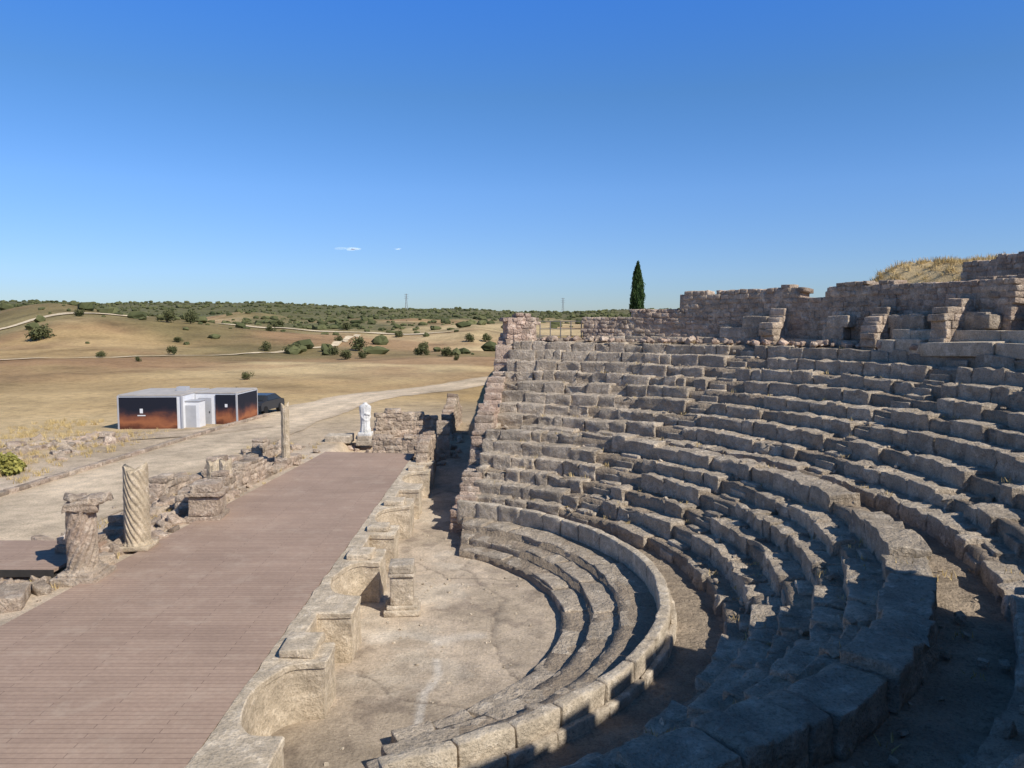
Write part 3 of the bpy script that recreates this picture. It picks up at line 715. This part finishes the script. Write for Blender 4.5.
# ------------------------------------------------------------ railing
M_rail=plain('galvanised_rail',(.25,.23,.21),.5,.1,3,.3)
def tube(mb,a,b,r):
    a=Vector(a);b=Vector(b);d=(b-a); q=d.to_track_quat('Z','Y'); t=np.linspace(0,2*math.pi,8,endpoint=False)
    V=[]
    for p in (a,b):
        for k in t: V.append(tuple(p+q@Vector((r*math.cos(k),r*math.sin(k),0))))
    mb.add(np.array(V),grid_faces(2,8,True))
mb=MB(); n=7
P=[(1.6+i*.58,44.2-.1*i,-1.35) for i in range(n)]
for p in P: tube(mb,p,(p[0],p[1],p[2]+1.3),.03)
for hgt in (.45,.85,1.28):
    for a,b in zip(P[:-1],P[1:]): tube(mb,(a[0],a[1],a[2]+hgt),(b[0],b[1],b[2]+hgt),.022)
mb.build('metal_railing',M_rail,False,1)
def pole(x,y,h,lat=False):
    z=H1(x,y); mb=MB()
    if lat:
        w=h*.07
        for sx in(-1,1):
            for sy in (-1,1): tube(mb,(x+sx*w,y+sy*w,z),(x+sx*w*.15,y+sy*w*.15,z+h),h*.008)
        for i in range(6):
            a=i/6; wa=w*(1-.85*a); wb=w*(1-.85*(a+1/6)); tube(mb,(x-wa,y-wa,z+h*a),(x+wb,y-wb,z+h*(a+1/6)),h*.006)
        for q in (.72,.85,.97): tube(mb,(x-h*.13,y,z+h*q),(x+h*.13,y,z+h*q),h*.008)
        mb.build('power_pylon',M_rail,False,1)
    else:
        tube(mb,(x,y,z-.5),(x,y,z+h),.14); tube(mb,(x-.9,y,z+h-.4),(x+.9,y,z+h-.4),.07)
        mb.build('utility_pole',M_rail,False,1)
pole(-170,1250,26,True); pole(82,1250,24,True); pole(-186,322,6)
def cloudmat():
    m,nt,b=nmat('cloud_wisp'); out=nt.nodes['Material Output']; tr=N(nt,'ShaderNodeBsdfTransparent'); df=N(nt,'ShaderNodeBsdfTranslucent'); df.inputs[0].default_value=(.95,.95,.95,1); d2=N(nt,'ShaderNodeBsdfDiffuse'); d2.inputs[0].default_value=(.95,.95,.95,1)
    ad=N(nt,'ShaderNodeAddShader'); nt.links.new(df.outputs[0],ad.inputs[0]); nt.links.new(d2.outputs[0],ad.inputs[1])
    mx=N(nt,'ShaderNodeMixShader'); lw=N(nt,'ShaderNodeLayerWeight'); lw.inputs[0].default_value=.35
    mr=N(nt,'ShaderNodeMapRange'); nt.links.new(lw.outputs['Facing'],mr.inputs[0]); mr.inputs[1].default_value=.1; mr.inputs[2].default_value=.75; mr.inputs[3].default_value=.12; mr.inputs[4].default_value=0
    nt.links.new(mr.outputs[0],mx.inputs[0]); nt.links.new(tr.outputs[0],mx.inputs[1]); nt.links.new(ad.outputs[0],mx.inputs[2]); nt.links.new(mx.outputs[0],out.inputs['Surface']); return m
M_cl=cloudmat()
for cx_,w in ((-627,34),(-440,12)):
    mb=MB()
    for k in range(7):
        s=w*random.uniform(.35,.6); V=SPH3[0]*np.array([s*1.3,s*.6,s*.28])+np.array([cx_+random.uniform(-1,1)*w,3000+random.uniform(-10,10),272+random.uniform(-.12,.12)*w])
        mb.add(V,SPH3[1])
    mb.build('cloud',M_cl,True,1)

# ------------------------------------------------------------ light, sky, camera
el=math.radians(42); hx,hy=.78,-.625
d=Vector((hx*math.cos(el),hy*math.cos(el),math.sin(el)))
L=bpy.data.lights.new('sun','SUN'); L.energy=5.0; L.angle=math.radians(.53); L.color=(1,.95,.87)
lo=bpy.data.objects.new('sun',L); lo.rotation_euler=d.to_track_quat('Z','Y').to_euler(); lo.location=(30,-20,40); S.collection.objects.link(lo)
w=bpy.data.worlds.new('World'); S.world=w; w.use_nodes=True; nt=w.node_tree; bg=nt.nodes['Background']
sk=nt.nodes.new('ShaderNodeTexSky'); sk.sky_type='NISHITA'; sk.sun_disc=False; sk.sun_elevation=el; sk.sun_rotation=math.atan2(hx,hy); sk.altitude=800; sk.air_density=1.; sk.dust_density=.2; sk.ozone_density=1.6
hs=nt.nodes.new('ShaderNodeHueSaturation'); hs.inputs['Saturation'].default_value=1.28
nt.links.new(sk.outputs[0],hs.inputs['Color'])
# elevation grading of the clear sky (world direction, z = sine of elevation)
tc=nt.nodes.new('ShaderNodeTexCoord'); sp=nt.nodes.new('ShaderNodeSeparateXYZ'); nt.links.new(tc.outputs['Generated'],sp.inputs[0])
gr=ramp(nt,sp.outputs[2],[(0,(.125,.155,.24)),(.04,(.145,.178,.265)),(.16,(.225,.25,.325)),(.27,(.235,.27,.325)),(.40,(.22,.32,.48)),(.72,(.20,.19,.18))])
sc=nt.nodes.new('ShaderNodeVectorMath'); sc.operation='SCALE'; sc.inputs['Scale'].default_value=3.2; nt.links.new(gr,sc.inputs[0])
vm=nt.nodes.new('ShaderNodeVectorMath'); vm.operation='MULTIPLY'; nt.links.new(hs.outputs[0],vm.inputs[0]); nt.links.new(sc.outputs[0],vm.inputs[1])
nt.links.new(vm.outputs[0],bg.inputs['Color']); bg.inputs['Strength'].default_value=.135
cam=bpy.data.cameras.new('camera'); co=bpy.data.objects.new('camera',cam); S.collection.objects.link(co); S.camera=co
cam.sensor_width=36; cam.lens=773/1024*36; cam.clip_end=12000; cam.clip_start=.05
co.location=(0,0,0); co.rotation_euler=(math.radians(90-4.73),0,0)
S.view_settings.view_transform='Standard'; S.view_settings.look='None'; S.view_settings.exposure=0
